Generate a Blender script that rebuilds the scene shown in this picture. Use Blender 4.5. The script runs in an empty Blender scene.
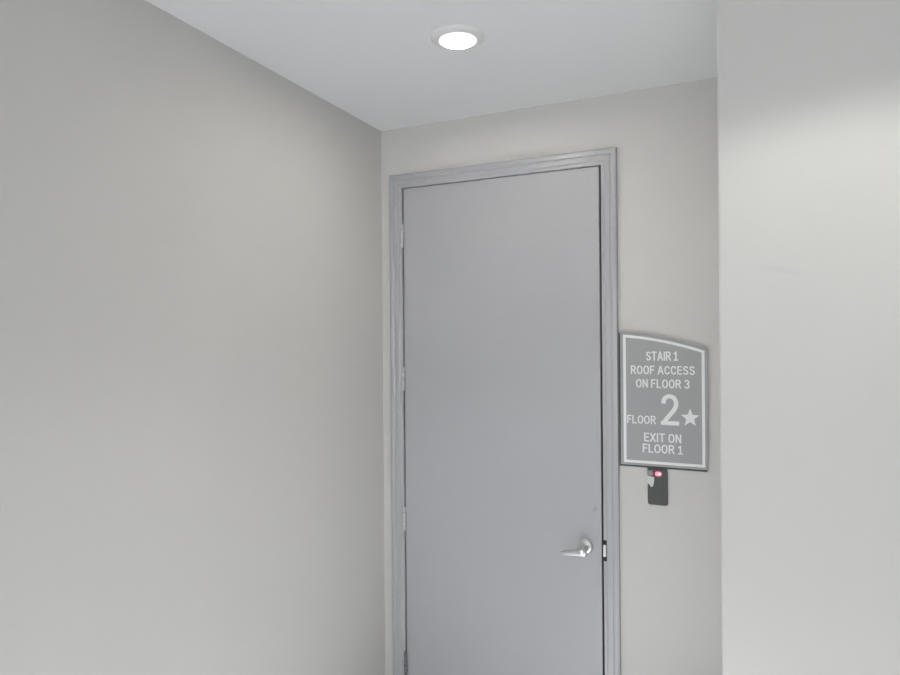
import bpy, bmesh, math
from mathutils import Matrix, Vector

scene = bpy.context.scene
COL = scene.collection

# ------------------------------------------------------------------ dimensions (metres)
D = 2.676          # back wall with the door
CEIL = 2.744
CAMX, CAMZ = 1.5796, 1.76
YR = 1.75          # face of the wall that comes forward on the right
XR = 1.515         # its corner
XE = 3.4           # far side of the hall
YB = -9.5          # rear of the hall

# ------------------------------------------------------------------ camera
yaw, roll = 0.43, -0.0079
f = Vector((-math.sin(yaw), math.cos(yaw), 0))
r0 = Vector((math.cos(yaw), math.sin(yaw), 0)); u0 = Vector((0, 0, 1))
r = math.cos(roll) * r0 + math.sin(roll) * u0
u = -math.sin(roll) * r0 + math.cos(roll) * u0
cam = bpy.data.cameras.new('camera')
cam.sensor_width = 36.0
cam.lens = 649.23 / 900 * 36
cam.clip_start = 0.02
camo = bpy.data.objects.new('camera', cam); COL.objects.link(camo)
camo.matrix_world = Matrix(((r.x, u.x, -f.x, CAMX), (r.y, u.y, -f.y, 0), (r.z, u.z, -f.z, CAMZ), (0, 0, 0, 1)))
scene.camera = camo

# ------------------------------------------------------------------ light and exposure
scene.view_settings.view_transform = 'Standard'
scene.view_settings.look = 'None'
scene.view_settings.gamma = 1.0
scene.view_settings.use_curve_mapping = False
scene.view_settings.exposure = 0.04
world = bpy.data.worlds.new('daylight_world'); scene.world = world
world.use_nodes = True
bg = world.node_tree.nodes['Background']
bg.inputs['Color'].default_value = (0.80, 0.90, 1.0, 1)
bg.inputs['Strength'].default_value = 0.25
LAMP = 186.0        # radiance of a ceiling light's lens


def daylight(name, loc, rot, sx, sy, power, col):
    l = bpy.data.lights.new(name, 'AREA'); l.shape = 'RECTANGLE'
    l.size, l.size_y, l.energy, l.color = sx, sy, power, col
    o = bpy.data.objects.new(name, l); COL.objects.link(o)
    o.location = loc; o.rotation_euler = rot
    return o


# daylight coming in through the rear window and a side window added for fill
daylight('rear_window_daylight', (1.25, YB + 0.06, 1.30), (math.pi / 2, 0, 0), 2.2, 2.1, 148, (0.94, 0.97, 1.0))
daylight('side_fill_daylight', (XE - 0.06, -0.5, 1.85), (math.pi / 2, 0, math.pi / 2), 1.9, 1.0, 1.0, (0.94, 0.97, 1.0))
# sun added as fill, aimed through the added side window at the floor
SUN = 20.0
sl = bpy.data.lights.new('fill_sun', 'SUN'); sl.energy = SUN; sl.angle = math.radians(1.5); sl.color = (1.0, 0.99, 0.98)
fill_sun_o = bpy.data.objects.new('fill_sun', sl); COL.objects.link(fill_sun_o)
fill_sun_o.rotation_euler = Vector((0.8 * math.cos(math.radians(34)), -0.6 * math.cos(math.radians(34)), math.sin(math.radians(34)))).to_track_quat('Z', 'Y').to_euler()
BEAM_NEAR, BEAM_FILL = 21.0, 53.0        # watts of the near recessed spot and the added fill spots


# ------------------------------------------------------------------ materials
def mat(name, color, rough=0.5, metal=0.0, bump=0.0, scale=200.0, spec=0.5, vary=0.0, emit=None, strength=0.0, spots=()):
    m = bpy.data.materials.new(name); m.use_nodes = True
    nt = m.node_tree; b = nt.nodes['Principled BSDF']
    b.inputs['Base Color'].default_value = (*color, 1)
    b.inputs['Roughness'].default_value = rough
    b.inputs['Metallic'].default_value = metal
    b.inputs['Specular IOR Level'].default_value = spec
    if emit:
        b.inputs['Emission Color'].default_value = (*emit, 1)
        b.inputs['Emission Strength'].default_value = strength
    tc = nt.nodes.new('ShaderNodeTexCoord')
    if bump:
        n = nt.nodes.new('ShaderNodeTexNoise'); n.inputs['Scale'].default_value = scale; n.inputs['Detail'].default_value = 3
        nt.links.new(tc.outputs['Object'], n.inputs['Vector'])
        bp = nt.nodes.new('ShaderNodeBump'); bp.inputs['Strength'].default_value = bump; bp.inputs['Distance'].default_value = 0.002
        nt.links.new(n.outputs['Fac'], bp.inputs['Height']); nt.links.new(bp.outputs['Normal'], b.inputs['Normal'])
    last = None
    if vary:
        n2 = nt.nodes.new('ShaderNodeTexNoise'); n2.inputs['Scale'].default_value = 2.2; n2.inputs['Detail'].default_value = 4
        nt.links.new(tc.outputs['Object'], n2.inputs['Vector'])
        rp = nt.nodes.new('ShaderNodeValToRGB')
        rp.color_ramp.elements[0].position = 0.3; rp.color_ramp.elements[1].position = 0.7
        rp.color_ramp.elements[0].color = (*[c * (1 - vary) for c in color], 1)
        rp.color_ramp.elements[1].color = (*[min(1, c * (1 + vary)) for c in color], 1)
        nt.links.new(n2.outputs['Fac'], rp.inputs['Fac']); last = rp.outputs['Color']
    # small marks: (centre, per-axis scale, rotation, colour, strength)
    for cen, rad, rot, scol, amt in spots:
        mp = nt.nodes.new('ShaderNodeMapping'); mp.vector_type = 'TEXTURE'
        mp.inputs['Location'].default_value = cen; mp.inputs['Scale'].default_value = rad; mp.inputs['Rotation'].default_value = rot
        nt.links.new(tc.outputs['Object'], mp.inputs['Vector'])
        ln = nt.nodes.new('ShaderNodeVectorMath'); ln.operation = 'LENGTH'; nt.links.new(mp.outputs['Vector'], ln.inputs[0])
        mr = nt.nodes.new('ShaderNodeMapRange'); mr.interpolation_type = 'SMOOTHSTEP'
        mr.inputs['From Min'].default_value = 1.0; mr.inputs['From Max'].default_value = 0.0
        mr.inputs['To Min'].default_value = 0.0; mr.inputs['To Max'].default_value = amt
        nt.links.new(ln.outputs['Value'], mr.inputs['Value'])
        mx = nt.nodes.new('ShaderNodeMix'); mx.data_type = 'RGBA'
        nt.links.new(mr.outputs['Result'], mx.inputs['Factor'])
        if last: nt.links.new(last, mx.inputs['A'])
        else: mx.inputs['A'].default_value = (*color, 1)
        mx.inputs['B'].default_value = (*scol, 1)
        last = mx.outputs['Result']
    if last: nt.links.new(last, b.inputs['Base Color'])
    return m


WALL = (0.665, 0.654, 0.630)
M = {}
M['wall'] = mat('painted_wall', WALL, 0.75, bump=0.06, scale=260, spec=0.2, vary=0.008)
M['wall_marked'] = mat('painted_wall_with_scuff', WALL, 0.75, bump=0.06, scale=260, spec=0.2, vary=0.008,
                       spots=[((1.655, YR, 1.915), (0.075, 0.05, 0.012), (0, 0.22, 0), (0.42, 0.42, 0.41), 0.14)])
M['ceiling'] = mat('ceiling_paint', (0.92, 0.925, 0.918), 0.85, bump=0.05, scale=220, spec=0.1)
M['floor'] = mat('pale_floor', (0.73, 0.755, 0.80), 0.6, bump=0.05, scale=60, spec=0.3, vary=0.03)
M['door'] = mat('grey_door_paint', (0.45, 0.453, 0.468), 0.42, bump=0.025, scale=150, spec=0.35, vary=0.012,
                spots=[((1.004, D - 0.008, 1.052), (0.012, 0.03, 0.022), (0, 0.5, 0), (0.26, 0.26, 0.27), 0.5)])
M['frame'] = mat('grey_frame_paint', (0.456, 0.457, 0.468), 0.25, spec=0.5)
M['steel'] = mat('satin_steel', (0.74, 0.74, 0.74), 0.28, 1.0)
M['hinge'] = mat('hinge_steel', (0.66, 0.66, 0.65), 0.40, 0.7)
M['dark_hinge'] = mat('dark_hinge_steel', (0.20, 0.20, 0.22), 0.45, 0.6)  # darker steel for the lowest hinge
M['gap_shade'] = mat('gap_shade_black', (0.03, 0.03, 0.032), 0.8, spec=0.2)
M['black'] = mat('black_gap', (0.012, 0.012, 0.013), 0.6)
M['sign'] = mat('sign_grey', (0.39, 0.395, 0.395), 0.55, spec=0.3)
M['sign_shadow'] = mat('sign_shadow_grey', (0.075, 0.076, 0.075), 0.6, spec=0.3)
M['white'] = mat('sign_white', (0.88, 0.89, 0.88), 0.5, spec=0.3)
M['reader'] = mat('reader_plastic', (0.066, 0.068, 0.066), 0.38, spec=0.4)
M['sticker'] = mat('pale_sticker', (0.68, 0.69, 0.68), 0.5)
M['led_surround'] = mat('red_led_surround', (0.30, 0.05, 0.07), 0.3)
M['led'] = mat('red_led', (0.9, 0.25, 0.3), 0.3, emit=(1.0, 0.16, 0.24), strength=1.3)
M['led_core'] = mat('pink_led_core', (1, 0.8, 0.85), 0.3, emit=(1.0, 0.66, 0.74), strength=1.0)
M['lens'] = mat('light_lens', (0.9, 0.9, 0.9), 0.5, emit=(1.0, 0.955, 0.89), strength=LAMP)
nt = M['lens'].node_tree                     # the frosted lens glows less along its rim
tc = nt.nodes.new('ShaderNodeTexCoord'); ln = nt.nodes.new('ShaderNodeVectorMath'); ln.operation = 'LENGTH'
mr = nt.nodes.new('ShaderNodeMapRange'); mr.inputs['From Min'].default_value = 0.0570; mr.inputs['From Max'].default_value = 0.0490
mr.inputs['To Min'].default_value = 1.15; mr.inputs['To Max'].default_value = LAMP; mr.interpolation_type = 'SMOOTHERSTEP'
nt.links.new(tc.outputs['Object'], ln.inputs[0]); nt.links.new(ln.outputs['Value'], mr.inputs['Value'])
nt.links.new(mr.outputs['Result'], nt.nodes['Principled BSDF'].inputs['Emission Strength'])
M['trim'] = mat('white_light_trim', (0.86, 0.855, 0.84), 0.45)
M['white_pvc'] = mat('window_frame_white', (0.8, 0.8, 0.8), 0.4)
g = bpy.data.materials.new('window_glass'); g.use_nodes = True
nt = g.node_tree; nt.nodes.remove(nt.nodes['Principled BSDF'])
mx = nt.nodes.new('ShaderNodeMixShader'); mx.inputs[0].default_value = 0.06
nt.links.new(nt.nodes.new('ShaderNodeBsdfTransparent').outputs[0], mx.inputs[1])
gl_ = nt.nodes.new('ShaderNodeBsdfGlossy'); gl_.inputs['Roughness'].default_value = 0.02; nt.links.new(gl_.outputs[0], mx.inputs[2])
nt.links.new(mx.outputs[0], nt.nodes['Material Output'].inputs[0])
M['glass'] = g


# ------------------------------------------------------------------ helpers
def obj(name, bm, m, parent=None, smooth=False, bevel=0.0, seg=2, angle=0.6):
    bmesh.ops.recalc_face_normals(bm, faces=bm.faces[:])
    me = bpy.data.meshes.new(name); bm.to_mesh(me); bm.free()
    me.materials.append(m)
    if smooth: me.shade_smooth()
    o = bpy.data.objects.new(name, me); COL.objects.link(o)
    if parent:
        o.parent = parent
        o.matrix_parent_inverse = root_matrix(parent).inverted()
    if bevel:
        md = o.modifiers.new('bevel', 'BEVEL'); md.width = bevel; md.segments = seg; md.limit_method = 'ANGLE'; md.angle_limit = angle
    return o


def root_matrix(o):
    mw = Matrix.Translation(o.location)
    if o.parent:
        return root_matrix(o.parent) @ o.matrix_parent_inverse @ mw
    return mw


def empty(name, loc):
    o = bpy.data.objects.new(name, None); COL.objects.link(o); o.location = loc
    o.empty_display_size = 0.1
    return o


def tag(o, label, cat=None, group=None, kind=None):
    o['label'] = label
    if cat: o['category'] = cat
    if group: o['group'] = group
    if kind: o['kind'] = kind
    return o


def box(bm, x0, x1, y0, y1, z0, z1):
    v = [bm.verts.new((x, y, z)) for x in (x0, x1) for y in (y0, y1) for z in (z0, z1)]
    for q in ((0, 1, 3, 2), (4, 6, 7, 5), (0, 4, 5, 1), (2, 3, 7, 6), (0, 2, 6, 4), (1, 5, 7, 3)):
        bm.faces.new([v[i] for i in q])


def boxes(*bs):
    bm = bmesh.new()
    for b in bs: box(bm, *b)
    return bm


def prism(bm, pts, y0, y1):
    """closed outline in x,z extruded from y0 to y1"""
    a = [bm.verts.new((x, y0, z)) for x, z in pts]
    b = [bm.verts.new((x, y1, z)) for x, z in pts]
    bm.faces.new(a); bm.faces.new(b[::-1])
    n = len(pts)
    for i in range(n): bm.faces.new((a[i], b[i], b[(i + 1) % n], a[(i + 1) % n]))


def lathe(bm, prof, origin, axis, n=40):
    """profile (radius, height along axis) turned round the axis"""
    ax = Vector(axis).normalized()
    t = Vector((0, 0, 1)) if abs(ax.z) < 0.9 else Vector((1, 0, 0))
    e1 = ax.cross(t).normalized(); e2 = ax.cross(e1)
    o = Vector(origin); rings = []
    for rr, h in prof:
        if rr < 1e-6: rings.append([bm.verts.new(o + ax * h)])
        else: rings.append([bm.verts.new(o + ax * h + e1 * rr * math.cos(2 * math.pi * k / n) + e2 * rr * math.sin(2 * math.pi * k / n)) for k in range(n)])
    for a, b in zip(rings, rings[1:]):
        for k in range(n):
            k2 = (k + 1) % n
            if len(a) == 1 and len(b) == 1: continue
            if len(a) == 1: bm.faces.new((a[0], b[k], b[k2]))
            elif len(b) == 1: bm.faces.new((a[k], b[0], a[k2]))
            else: bm.faces.new((a[k], b[k], b[k2], a[k2]))


def tube(bm, pts, rads, n=20):
    """rounded bar through points; rads = (ry, rz) half sizes, x runs along"""
    rings = []
    for (x, y, z), (a, b) in zip(pts, rads):
        rings.append([bm.verts.new((x, y + a * math.cos(2 * math.pi * k / n), z + b * math.sin(2 * math.pi * k / n))) for k in range(n)])
    for p, q in zip(rings, rings[1:]):
        for k in range(n): bm.faces.new((p[k], q[k], q[(k + 1) % n], p[(k + 1) % n]))
    bm.faces.new(rings[0]); bm.faces.new(rings[-1][::-1])


def structure(name, bm, m, label, cat, **k):
    return tag(obj(name, bm, m, **k), label, cat, kind='structure')


# ------------------------------------------------------------------ the setting
FX0, FX1, FZ = 0.0512, 1.1035, 2.5233        # outer edges of the door frame
structure('floor', boxes((-0.1, XE + 0.1, YB - 0.1, D + 0.1, -0.1, 0.0)), M['floor'], 'plain pale floor of the hall', 'floor')
structure('ceiling', boxes((-0.1, XE + 0.1, YB - 0.1, D + 0.12, CEIL, CEIL + 0.1)), M['ceiling'],
          'smooth pale grey painted ceiling above the door', 'ceiling')
structure('wall_left', boxes((-0.1, 0.0, YB, D, 0, CEIL)), M['wall'], 'long bare greige wall running up to the hinge side of the door', 'wall')
structure('wall_back', boxes((-0.1, FX0 + 0.02, D, D + 0.12, 0, CEIL), (FX1 - 0.02, XE, D, D + 0.12, 0, CEIL),
                             (FX0 + 0.02, FX1 - 0.02, D, D + 0.12, FZ - 0.02, CEIL)), M['wall'],
          'light grey wall around the grey door and behind the sign', 'wall')
structure('wall_right', boxes((XR, XE, YR, D, 0, CEIL)), M['wall_marked'], 'bright bare wall coming forward to the right of the sign', 'wall',
          bevel=0.007, seg=4)

# out-of-view rest of the hall
WX0, WX1, WZ0, WZ1 = 0.1, 2.4, 0.2, 2.4
structure('wall_rear', boxes((-0.1, WX0, YB - 0.1, YB, 0, CEIL), (WX1, XE, YB - 0.1, YB, 0, CEIL), (WX0, WX1, YB - 0.1, YB, 0, WZ0),
                             (WX0, WX1, YB - 0.1, YB, WZ1, CEIL)), M['wall'], 'wall with the wide window at the rear of the hall', 'wall')
SY0, SY1, SZ_0, SZ_1 = -1.5, 0.5, 1.3, 2.4
structure('wall_side', boxes((XE, XE + 0.1, YB, SY0, 0, CEIL), (XE, XE + 0.1, SY1, YR, 0, CEIL), (XE, XE + 0.1, SY0, SY1, 0, SZ_0),
                             (XE, XE + 0.1, SY0, SY1, SZ_1, CEIL)), M['wall'], 'wall with the added high window on the far side of the hall', 'wall')


def window(name, x0, x1, y0, y1, WZ0, WZ1, along, label):
    e = empty(name, ((x0 + x1) / 2, (y0 + y1) / 2, WZ0)); tag(e, label, 'window', kind='structure')
    w = 0.05
    if along == 'x':
        bs = [(x0, x0 + w, y0, y1, WZ0, WZ1), (x1 - w, x1, y0, y1, WZ0, WZ1), (x0 + w, x1 - w, y0, y1, WZ0, WZ0 + w), (x0 + w, x1 - w, y0, y1, WZ1 - w, WZ1)]
        gl = (x0 + w, x1 - w, (y0 + y1) / 2 - .003, (y0 + y1) / 2 + .003, WZ0 + w, WZ1 - w)
    else:
        bs = [(x0, x1, y0, y0 + w, WZ0, WZ1), (x0, x1, y1 - w, y1, WZ0, WZ1), (x0, x1, y0 + w, y1 - w, WZ0, WZ0 + w), (x0, x1, y0 + w, y1 - w, WZ1 - w, WZ1)]
        gl = ((x0 + x1) / 2 - .003, (x0 + x1) / 2 + .003, y0 + w, y1 - w, WZ0 + w, WZ1 - w)
    obj('window_frame', boxes(*bs), M['white_pvc'], e)
    obj('window_pane', boxes(gl), M['glass'], e)


window('window_1', WX0, WX1, YB - 0.07, YB - 0.02, WZ0, WZ1, 'x', 'wide white framed window at the rear of the hall')
window('fill_window_2', XE + 0.02, XE + 0.07, SY0, SY1, SZ_0, SZ_1, 'y', 'unseen high window added on the far side of the hall for fill light')  # window added out of view to let fill light reach the floor

# ------------------------------------------------------------------ door frame (fixed to the wall)
prof = [(0.000, 0.0), (0.000, 0.015), (0.0015, 0.0195), (0.005, 0.022), (0.010, 0.0225), (0.020, 0.0225), (0.0235, 0.0214), (0.0252, 0.0184),
        (0.0272, 0.0172), (0.0300, 0.0179), (0.033, 0.0182), (0.046, 0.0182), (0.049, 0.0172), (0.051, 0.0145), (0.053, 0.0138), (0.061, 0.0138), (0.0635, 0.0128), (0.0645, 0.0105),
        (0.0645, -0.039), (0.080, -0.039), (0.080, -0.10), (0.0215, -0.10), (0.0215, 0.0)]
bm = bmesh.new()
path = []
for w, t in prof:
    y = D - t
    path.append([bm.verts.new(c) for c in ((FX0 + w, y, 0), (FX0 + w, y, FZ - w), (FX1 - w, y, FZ - w), (FX1 - w, y, 0))])
n = len(path)
for i in range(n):
    a, b = path[i], path[(i + 1) % n]
    for k in range(3): bm.faces.new((a[k], b[k], b[k + 1], a[k + 1]))
bm.faces.new([p[0] for p in path]); bm.faces.new([p[3] for p in path][::-1])
frame = structure('trim_1', bm, M['frame'], 'grey stepped metal door frame fixed around the grey door', 'door frame')

# leaf edges
LX0, LX1, LZ0, LZ1 = 0.1222, 1.0308, 0.012, 2.4560
LY = D - 0.008
# black strips added in the rebate to deepen the shade of the gap
IX0, IX1, IZ = FX0 + 0.0645, FX1 - 0.0645, FZ - 0.0645
s = obj('gap_shade_strip', boxes((LX1 + 0.0008, IX1 - 0.0004, D + 0.004, D + 0.030, 0.012, IZ - 0.001), (IX0 + 0.0004, LX0 - 0.0006, D + 0.004, D + 0.030, 0.012, IZ - 0.001),
                            (LX0 - 0.0006, LX1 + 0.0008, D + 0.004, D + 0.030, LZ1 + 0.001, IZ - 0.0004)), M['gap_shade'], frame)
s['label'] = 'black strip added as shade in the door gap'

# strike plate with its dark notches, on the inner band of the right jamb
SX0, SZ0, SZ1 = 1.0372, 0.8440, 0.9300
st = obj('strike_plate', boxes((SX0 + 0.0012, SX0 + 0.0128, D - 0.0172, D - 0.0150, SZ0 + 0.019, SZ1 - 0.019)), M['steel'], frame, bevel=0.0006)
st['label'] = 'steel strike plate lip beside the lever'
q = obj('strike_recess', boxes((SX0, SX0 + 0.0175, D - 0.0150, D - 0.0120, SZ0, SZ1)), M['black'], frame, bevel=0.002)
q['label'] = 'black recess around the strike plate'

# ------------------------------------------------------------------ door
door = empty('door_1', ((LX0 + LX1) / 2, LY + 0.022, 0.0))
tag(door, 'tall plain grey door with steel lever and four hinges', 'door', kind='structure')
leaf = obj('door_leaf', boxes((LX0, LX1, LY, LY + 0.044, LZ0, LZ1)), M['door'], door, bevel=0.0015)
for i, (zc, m_) in enumerate(((2.2359, M['hinge']), (1.569, M['hinge']), (0.915, M['hinge']), (0.243, M['dark_hinge']))):
    bm = bmesh.new()
    px, py = 0.1192, D - 0.0175
    h = 0.0512
    # five knuckles turned on one pin with rounded tips
    pr = [(0, -h - 0.006), (0.004, -h - 0.005), (0.0055, -h - 0.001)]
    for k in range(5):
        a = -h + k * 2 * h / 5; b = a + 2 * h / 5
        pr += [(0.0058, a + 0.0002), (0.0074, a + 0.0009), (0.0074, b - 0.0009), (0.0058, b - 0.0002)]
    pr += [(0.0055, h + 0.001), (0.004, h + 0.005), (0, h + 0.006)]
    lathe(bm, pr, (px, py, zc), (0, 0, 1), 16)
    hg = obj('hinge', bm, m_, door, smooth=True)
    lf = obj('hinge_leaf', boxes((px - 0.0010, px + 0.0024, py + 0.004, LY + 0.030, zc - h, zc + h)), m_, hg)
    hg['label'] = ('top steel hinge', 'second steel hinge from the top', 'third steel hinge from the top', 'dark lowest hinge')[i]

hx, hz = 0.9640, 0.8930
handle = empty('door_handle', (hx, LY, hz)); handle.parent = door; handle.matrix_parent_inverse = root_matrix(door).inverted()
handle['label'] = 'satin steel lever handle'
bm = bmesh.new()
lathe(bm, [(0, 0), (0.0325, 0), (0.0325, 0.004), (0.0315, 0.0075), (0.028, 0.0105), (0.021, 0.0125), (0.016, 0.014), (0.0135, 0.018), (0, 0.018)], (hx, LY, hz), (0, -1, 0), 48)
rose = obj('rose', bm, M['steel'], handle, smooth=True)
bm = bmesh.new()
lathe(bm, [(0, 0.018), (0.0125, 0.018), (0.0115, 0.030), (0.0115, 0.050), (0.0130, 0.054), (0.0140, 0.058), (0.0140, 0.076), (0.0130, 0.080), (0.009, 0.0825), (0, 0.083)], (hx, LY, hz), (0, -1, 0), 40)
obj('spindle_hub', bm, M['steel'], handle, smooth=True)
bm = bmesh.new()
yl = LY - 0.069
pts, rad = [], []
for dx, dz, ra, rb in ((0.0225, 0, .001, .002), (0.0215, 0, .0050, .0070), (0.0185, 0, .0080, .0115), (0.013, 0, .0098, .0142), (0.004, 0, .0100, .0145), (-0.010, -.001, .0095, .0135), (-0.030, -.0035, .0085, .0118),
                       (-0.055, -.007, .0072, .0100), (-0.078, -.0105, .0062, .0082), (-0.088, -.012, .0055, .0070), (-0.092, -.0125, .0040, .0050), (-0.0935, -.0127, .0012, .0015)):
    pts.append((hx + dx * (0.93 if dx < 0 else 1), yl, hz - 0.0055 + dz)); rad.append((ra, rb * 1.2))
tube(bm, pts, rad, 24)
obj('lever', bm, M['steel'], handle, smooth=True)

# ------------------------------------------------------------------ sign
SGX0, SGX1, SGB = 1.1115, 1.4395, 1.2450


def arc(x):            # top edge of the white outline
    q = x - 1.1240
    return 1.7660 - 0.08 * q - 0.43 * q * q


def outline(x0, x1, z0, up, n=24):
    return [(x0, z0), (x1, z0)] + [(x1 + (x0 - x1) * k / n, arc(x1 + (x0 - x1) * k / n) + up) for k in range(n + 1)]


sign = empty('stair_sign', ((SGX0 + SGX1) / 2, D, SGB))
tag(sign, 'grey curved-top stair sign with white lettering on the wall beside the door', 'sign')
bm = bmesh.new(); prism(bm, outline(SGX0 - 0.0060, SGX1 - 0.004, SGB - 0.0080, 0.0070), D - 0.006, D)  # dark plate shifted left and down, painting the sign's cast shadow
o = obj('shadow_plate', bm, M['sign_shadow'], sign); o['label'] = 'dark edge standing in for the shadow around the sign'
bm = bmesh.new(); prism(bm, outline(SGX0, SGX1, SGB, 0.0105), D - 0.014, D - 0.006)
obj('panel', bm, M['sign'], sign, bevel=0.001)
FY = D - 0.014
bx0, bx1, bz0, bw = 1.1238, 1.4288, 1.2545, 0.0105
outer = outline(bx0, bx1, bz0, 0.0); inner = outline(bx0 + bw, bx1 - bw, bz0 + bw, -bw)
bm = bmesh.new()
rows = [[bm.verts.new((x, y, z)) for x, z in pl] for pl, y in ((outer, FY), (outer, FY - 0.0009), (inner, FY - 0.0009), (inner, FY))]
for a, b in zip(rows, rows[1:]):
    for k in range(len(a)): bm.faces.new((a[k], b[k], b[(k + 1) % len(a)], a[(k + 1) % len(a)]))
o = obj('outline_border', bm, M['white'], sign); o['label'] = 'white outline'


# condensed sans capitals as pen strokes: (advance width, [strokes]); a stroke marked 'c' is a smooth curve, 'o' a closed loop
GLYPH = {
    'S': (.50, [('c', [(.49, .78), (.41, .94), (.25, 1), (.08, .93), (.01, .76), (.09, .60), (.25, .52), (.41, .43), (.50, .25), (.42, .06), (.25, 0), (.08, .06), (0, .23)])]),
    'C': (.52, [('c', [(.52, .72), (.44, .93), (.27, 1), (.09, .91), (0, .66), (0, .34), (.09, .09), (.27, 0), (.44, .07), (.52, .28)])]),
    'O': (.56, [('o', [(.28, 1), (.09, .91), (0, .66), (0, .34), (.09, .09), (.28, 0), (.47, .09), (.56, .34), (.56, .66), (.47, .91)])]),
    'R': (.52, [('l', [(0, 0), (0, 1), (.29, 1)]), ('c', [(.27, 1), (.42, .95), (.49, .77), (.42, .57), (.27, .50)]), ('l', [(.29, .50), (0, .50)]), ('l', [(.27, .50), (.52, 0)])]),
    'A': (.58, [('l', [(0, 0), (.26, 1), (.32, 1), (.58, 0)]), ('l', [(.10, .31), (.48, .31)])]),
    'T': (.54, [('l', [(0, 1), (.54, 1)]), ('l', [(.27, 1), (.27, 0)])]),
    'I': (.0, [('l', [(0, 0), (0, 1)])]),
    'F': (.42, [('l', [(0, 0), (0, 1), (.42, 1)]), ('l', [(0, .52), (.37, .52)])]),
    'E': (.44, [('l', [(.44, 0), (0, 0), (0, 1), (.43, 1)]), ('l', [(0, .52), (.38, .52)])]),
    'L': (.42, [('l', [(0, 1), (0, 0), (.42, 0)])]),
    'N': (.52, [('l', [(0, 0), (0, 1)]), ('l', [(0.02, 1), (.50, 0)]), ('l', [(.52, 0), (.52, 1)])]),
    'X': (.54, [('l', [(0, 0), (.54, 1)]), ('l', [(0, 1), (.54, 0)])]),
    '1': (.40, [('l', [(0.0, .82), (.20, .98), (.20, 0)]), ('l', [(0, 0), (.40, 0)])]),
    '2': (.52, [('c', [(0, .72), (.05, .91), (.24, 1), (.43, .92), (.50, .74), (.45, .55), (.31, .37), (.14, .18), (.02, .02)]), ('l', [(-.02, 0), (.53, 0)])]),
    '3': (.48, [('c', [(0, .80), (.08, .96), (.24, 1), (.41, .93), (.46, .76), (.38, .59), (.18, .53)]), ('c', [(.18, .53), (.40, .46), (.48, .27), (.40, .06), (.23, 0), (.08, .05), (0, .21)])]),
}


def spline(P, closed=False, k=6):
    out = []; n = len(P)
    g_ = (lambda i: P[i % n]) if closed else (lambda i: P[max(0, min(n - 1, i))])
    for i in range(n if closed else n - 1):
        p0, p1, p2, p3 = g_(i - 1), g_(i), g_(i + 1), g_(i + 2)
        for j in range(k):
            t = j / k
            out.append(tuple(0.5 * (2 * b + (c - a) * t + (2 * a - 5 * b + 4 * c - d) * t * t + (3 * b - a - 3 * c + d) * t ** 3) for a, b, c, d in zip(p0, p1, p2, p3)))
    if not closed: out.append(P[-1])
    return out


def ribbon(bm, pts, hw, closed, y0, y1, cap):
    n = len(pts); L = []; R2 = []
    P = [Vector(p) for p in pts]
    if cap and not closed:
        P[0] = P[0] + (P[0] - P[1]).normalized() * cap; P[-1] = P[-1] + (P[-1] - P[-2]).normalized() * cap
    for i in range(n):
        a = P[i - 1] if (i or closed) else None; c = P[(i + 1) % n] if (i < n - 1 or closed) else None
        d1 = (P[i] - a).normalized() if a is not None else None; d2 = (c - P[i]).normalized() if c is not None else None
        d1 = d1 or d2; d2 = d2 or d1
        n1 = Vector((-d1.y, d1.x)); n2 = Vector((-d2.y, d2.x)); m = (n1 + n2).normalized()
        m = m * min(hw / max(0.35, m.dot(n1)), hw * 2.2)
        L.append(P[i] + m); R2.append(P[i] - m)
    q = [[bm.verts.new((p.x, y, p.y)) for p in side] for side in (L, R2) for y in (y0, y1)]
    for i in range(n if closed else n - 1):
        j = (i + 1) % n
        bm.faces.new((q[0][i], q[0][j], q[2][j], q[2][i])); bm.faces.new((q[1][i], q[3][i], q[3][j], q[1][j]))
        bm.faces.new((q[0][i], q[1][i], q[1][j], q[0][j])); bm.faces.new((q[2][i], q[2][j], q[3][j], q[3][i]))
    if not closed:
        for i in (0, n - 1): bm.faces.new((q[0][i], q[2][i], q[3][i], q[1][i]))


def text(body, x0, x1, z0, z1, weight=0.152, gap=0.13, space=0.30):
    H = z1 - z0; sw = weight * H; hw = sw / 2
    adv = 0.0; lay = []
    for ch in body:
        if ch == ' ': adv += space; continue
        lay.append((ch, adv)); adv += GLYPH[ch][0] + gap + 0.17
    total = adv - gap - 0.17
    kx = (x1 - x0 - sw) / total; kz = H - sw
    bm = bmesh.new()
    for ch, a in lay:
        for lift, (kind, P) in enumerate(GLYPH[ch][1]):
            if kind == 'c': P = spline(P)
            if kind == 'o': P = spline(P, True)
            Q = [(x0 + hw + (a + px) * kx, z0 + hw + pz * kz) for px, pz in P]
            ribbon(bm, Q, hw, kind == 'o', FY - 0.0010 - 0.00012 * lift, FY + 0.0002, hw if kind == 'l' else 0)
    o = obj('lettering', bm, M['white'], sign)
    o['label'] = 'white raised lettering reading ' + body
    return o


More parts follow.
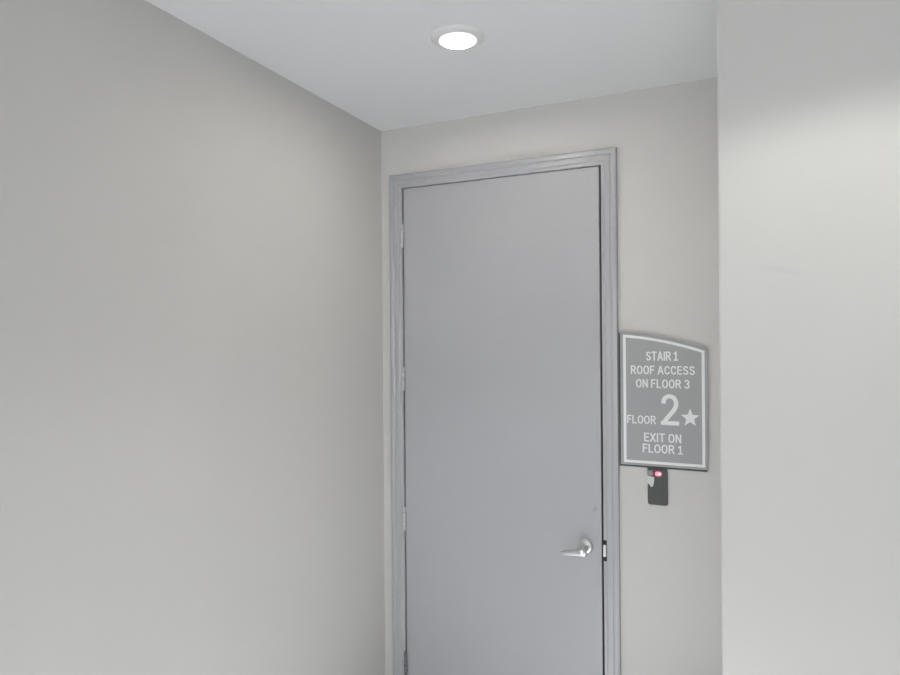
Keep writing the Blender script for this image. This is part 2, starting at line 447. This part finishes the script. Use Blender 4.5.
text('STAIR 1', 1.2125, 1.3330, 1.6625, 1.6985)
text('ROOF ACCESS', 1.1535, 1.3935, 1.6085, 1.6425)
text('ON FLOOR 3', 1.1735, 1.3745, 1.5550, 1.5890)
text('2', 1.2690, 1.3345, 1.4105, 1.5320, 0.135)
text('FLOOR', 1.1375, 1.2480, 1.4115, 1.4445, 0.15)
text('EXIT ON', 1.2030, 1.3425, 1.3420, 1.3770)
text('FLOOR 1', 1.1970, 1.3480, 1.2985, 1.3330)
sc_, sz_, R_ = 1.3755, 1.4420, 0.0370
pts = []
for k in range(10):
    a = math.pi / 2 + k * math.pi / 5; rr = R_ if k % 2 == 0 else R_ * 0.43
    pts.append((sc_ + rr * 0.95 * math.cos(a), sz_ + rr * math.sin(a)))
bm = bmesh.new(); prism(bm, pts, FY - 0.0012, FY)
o = obj('star', bm, M['white'], sign); o['label'] = 'white five-pointed star'

# ------------------------------------------------------------------ card reader under the sign
rx0, rx1, rz0, rz1 = 1.2140, 1.2900, 1.0920, 1.2355
reader = empty('card_reader', ((rx0 + rx1) / 2, D, rz0))
tag(reader, 'small black card reader with a red light mounted below the sign', 'card reader')


def rounded(x0, x1, z0, z1, rad, n=6):
    out = []
    for cx, cz, a0 in ((x1 - rad, z1 - rad, 0), (x0 + rad, z1 - rad, 90), (x0 + rad, z0 + rad, 180), (x1 - rad, z0 + rad, 270)):
        for k in range(n + 1):
            a = math.radians(a0 + 90 * k / n); out.append((cx + rad * math.cos(a), cz + rad * math.sin(a)))
    return out


bm = bmesh.new(); prism(bm, rounded(rx0, rx1, rz0, rz1, 0.009), D - 0.010, D)
obj('housing', bm, M['reader'], reader, bevel=0.002, seg=3)
ry = D - 0.010
bm = bmesh.new(); prism(bm, rounded(1.2400, 1.2690, 1.2030, 1.2280, 0.011, 8), ry - 0.0015, ry)
ls = obj('light_surround', bm, M['led_surround'], reader); ls['label'] = 'dark red light surround'
bm = bmesh.new(); prism(bm, rounded(1.2440, 1.2670, 1.2080, 1.2240, 0.0075, 8), ry - 0.003, ry - 0.0015)
ld = obj('indicator_light', bm, M['led'], ls); ld['label'] = 'glowing red indicator light'
bm = bmesh.new(); prism(bm, [(1.2142, 1.2060), (1.2395, 1.2020), (1.2390, 1.1840), (1.2350, 1.1660), (1.2275, 1.1620), (1.2210, 1.1720), (1.2142, 1.1760)], ry - 0.0012, ry - 0.0001)
o = obj('sticker', bm, M['sticker'], reader); o['label'] = 'pale worn sticker on the upper left of the reader'
bm = bmesh.new(); prism(bm, [(1.2160, 1.2265), (1.2330, 1.2265), (1.2350, 1.2150), (1.2330, 1.2062), (1.2150, 1.2085)], ry - 0.0010, ry - 0.0001)
o = obj('sticker_residue', bm, mat('sticker_residue_grey', (0.26, 0.28, 0.27), 0.6), reader); o['label'] = 'greyish rubbed patch above the sticker'
bm = bmesh.new(); prism(bm, rounded(1.2560, 1.2645, 1.2115, 1.2205, 0.0042, 8), ry - 0.0036, ry - 0.003)
o = obj('light_core', bm, M['led_core'], ls); o['label'] = 'brightest pink spot of the light'


# ------------------------------------------------------------------ ceiling lights
def make_light():
    e = empty('ceiling_light', (0, 0, 0))
    bm = bmesh.new()
    lathe(bm, [(0.0612, 0.004), (0.0612, 0.0125), (0.0655, 0.0135), (0.073, 0.0125), (0.082, 0.007), (0.0875, 0.003), (0.089, 0.0)], (0, 0, 0), (0, 0, -1), 64)
    obj('trim_ring', bm, M['trim'], e, smooth=True)
    bm = bmesh.new()
    lathe(bm, [(0.0608, 0.008), (0.0608, 0.0135), (0.0595, 0.0146), (0.056, 0.0152), (0.045, 0.0158), (0, 0.0162)], (0, 0, 0), (0, 0, -1), 64)
    o = obj('lens', bm, M['lens'], e, smooth=True); o['label'] = 'glowing round lens'
    return e


light = make_light()
light.location = (0.7228, 1.9480, CEIL)
tag(light, 'lit round ceiling light in front of the door', 'ceiling light')

M['dim_lens'] = mat('recessed_lens', (0.9, 0.9, 0.9), 0.5, emit=(1.0, 0.97, 0.92), strength=3.0)
for x, y, lab in ((1.84, 1.05, 'round recessed ceiling light in front of the right wall'),
                  (2.2, -1.2, 'unseen ceiling light added for fill over the middle of the hall'),
                  (2.2, -3.6, 'unseen ceiling light added for fill nearest the rear window')):  # the two hall lights are unseen and added for fill
    c = light.copy(); COL.objects.link(c); c.location = (x, y, CEIL)
    for ch in list(light.children):
        d = ch.copy(); COL.objects.link(d); d.parent = c
        if ch.name.startswith('lens'):
            d.data = ch.data.copy(); d.data.materials[0] = M['dim_lens']
    sp = bpy.data.lights.new('beam', 'SPOT'); sp.energy = BEAM_NEAR if y > 0 else BEAM_FILL; sp.spot_size = math.radians(128); sp.spot_blend = 0.30
    sp.shadow_soft_size = 0.05; sp.color = (1.0, 0.98, 0.95)
    so = bpy.data.objects.new('beam', sp); COL.objects.link(so); so.parent = c; so.location = (0, 0, -0.03)
    tag(c, lab, 'ceiling light', group='recessed ceiling lights along the hall')
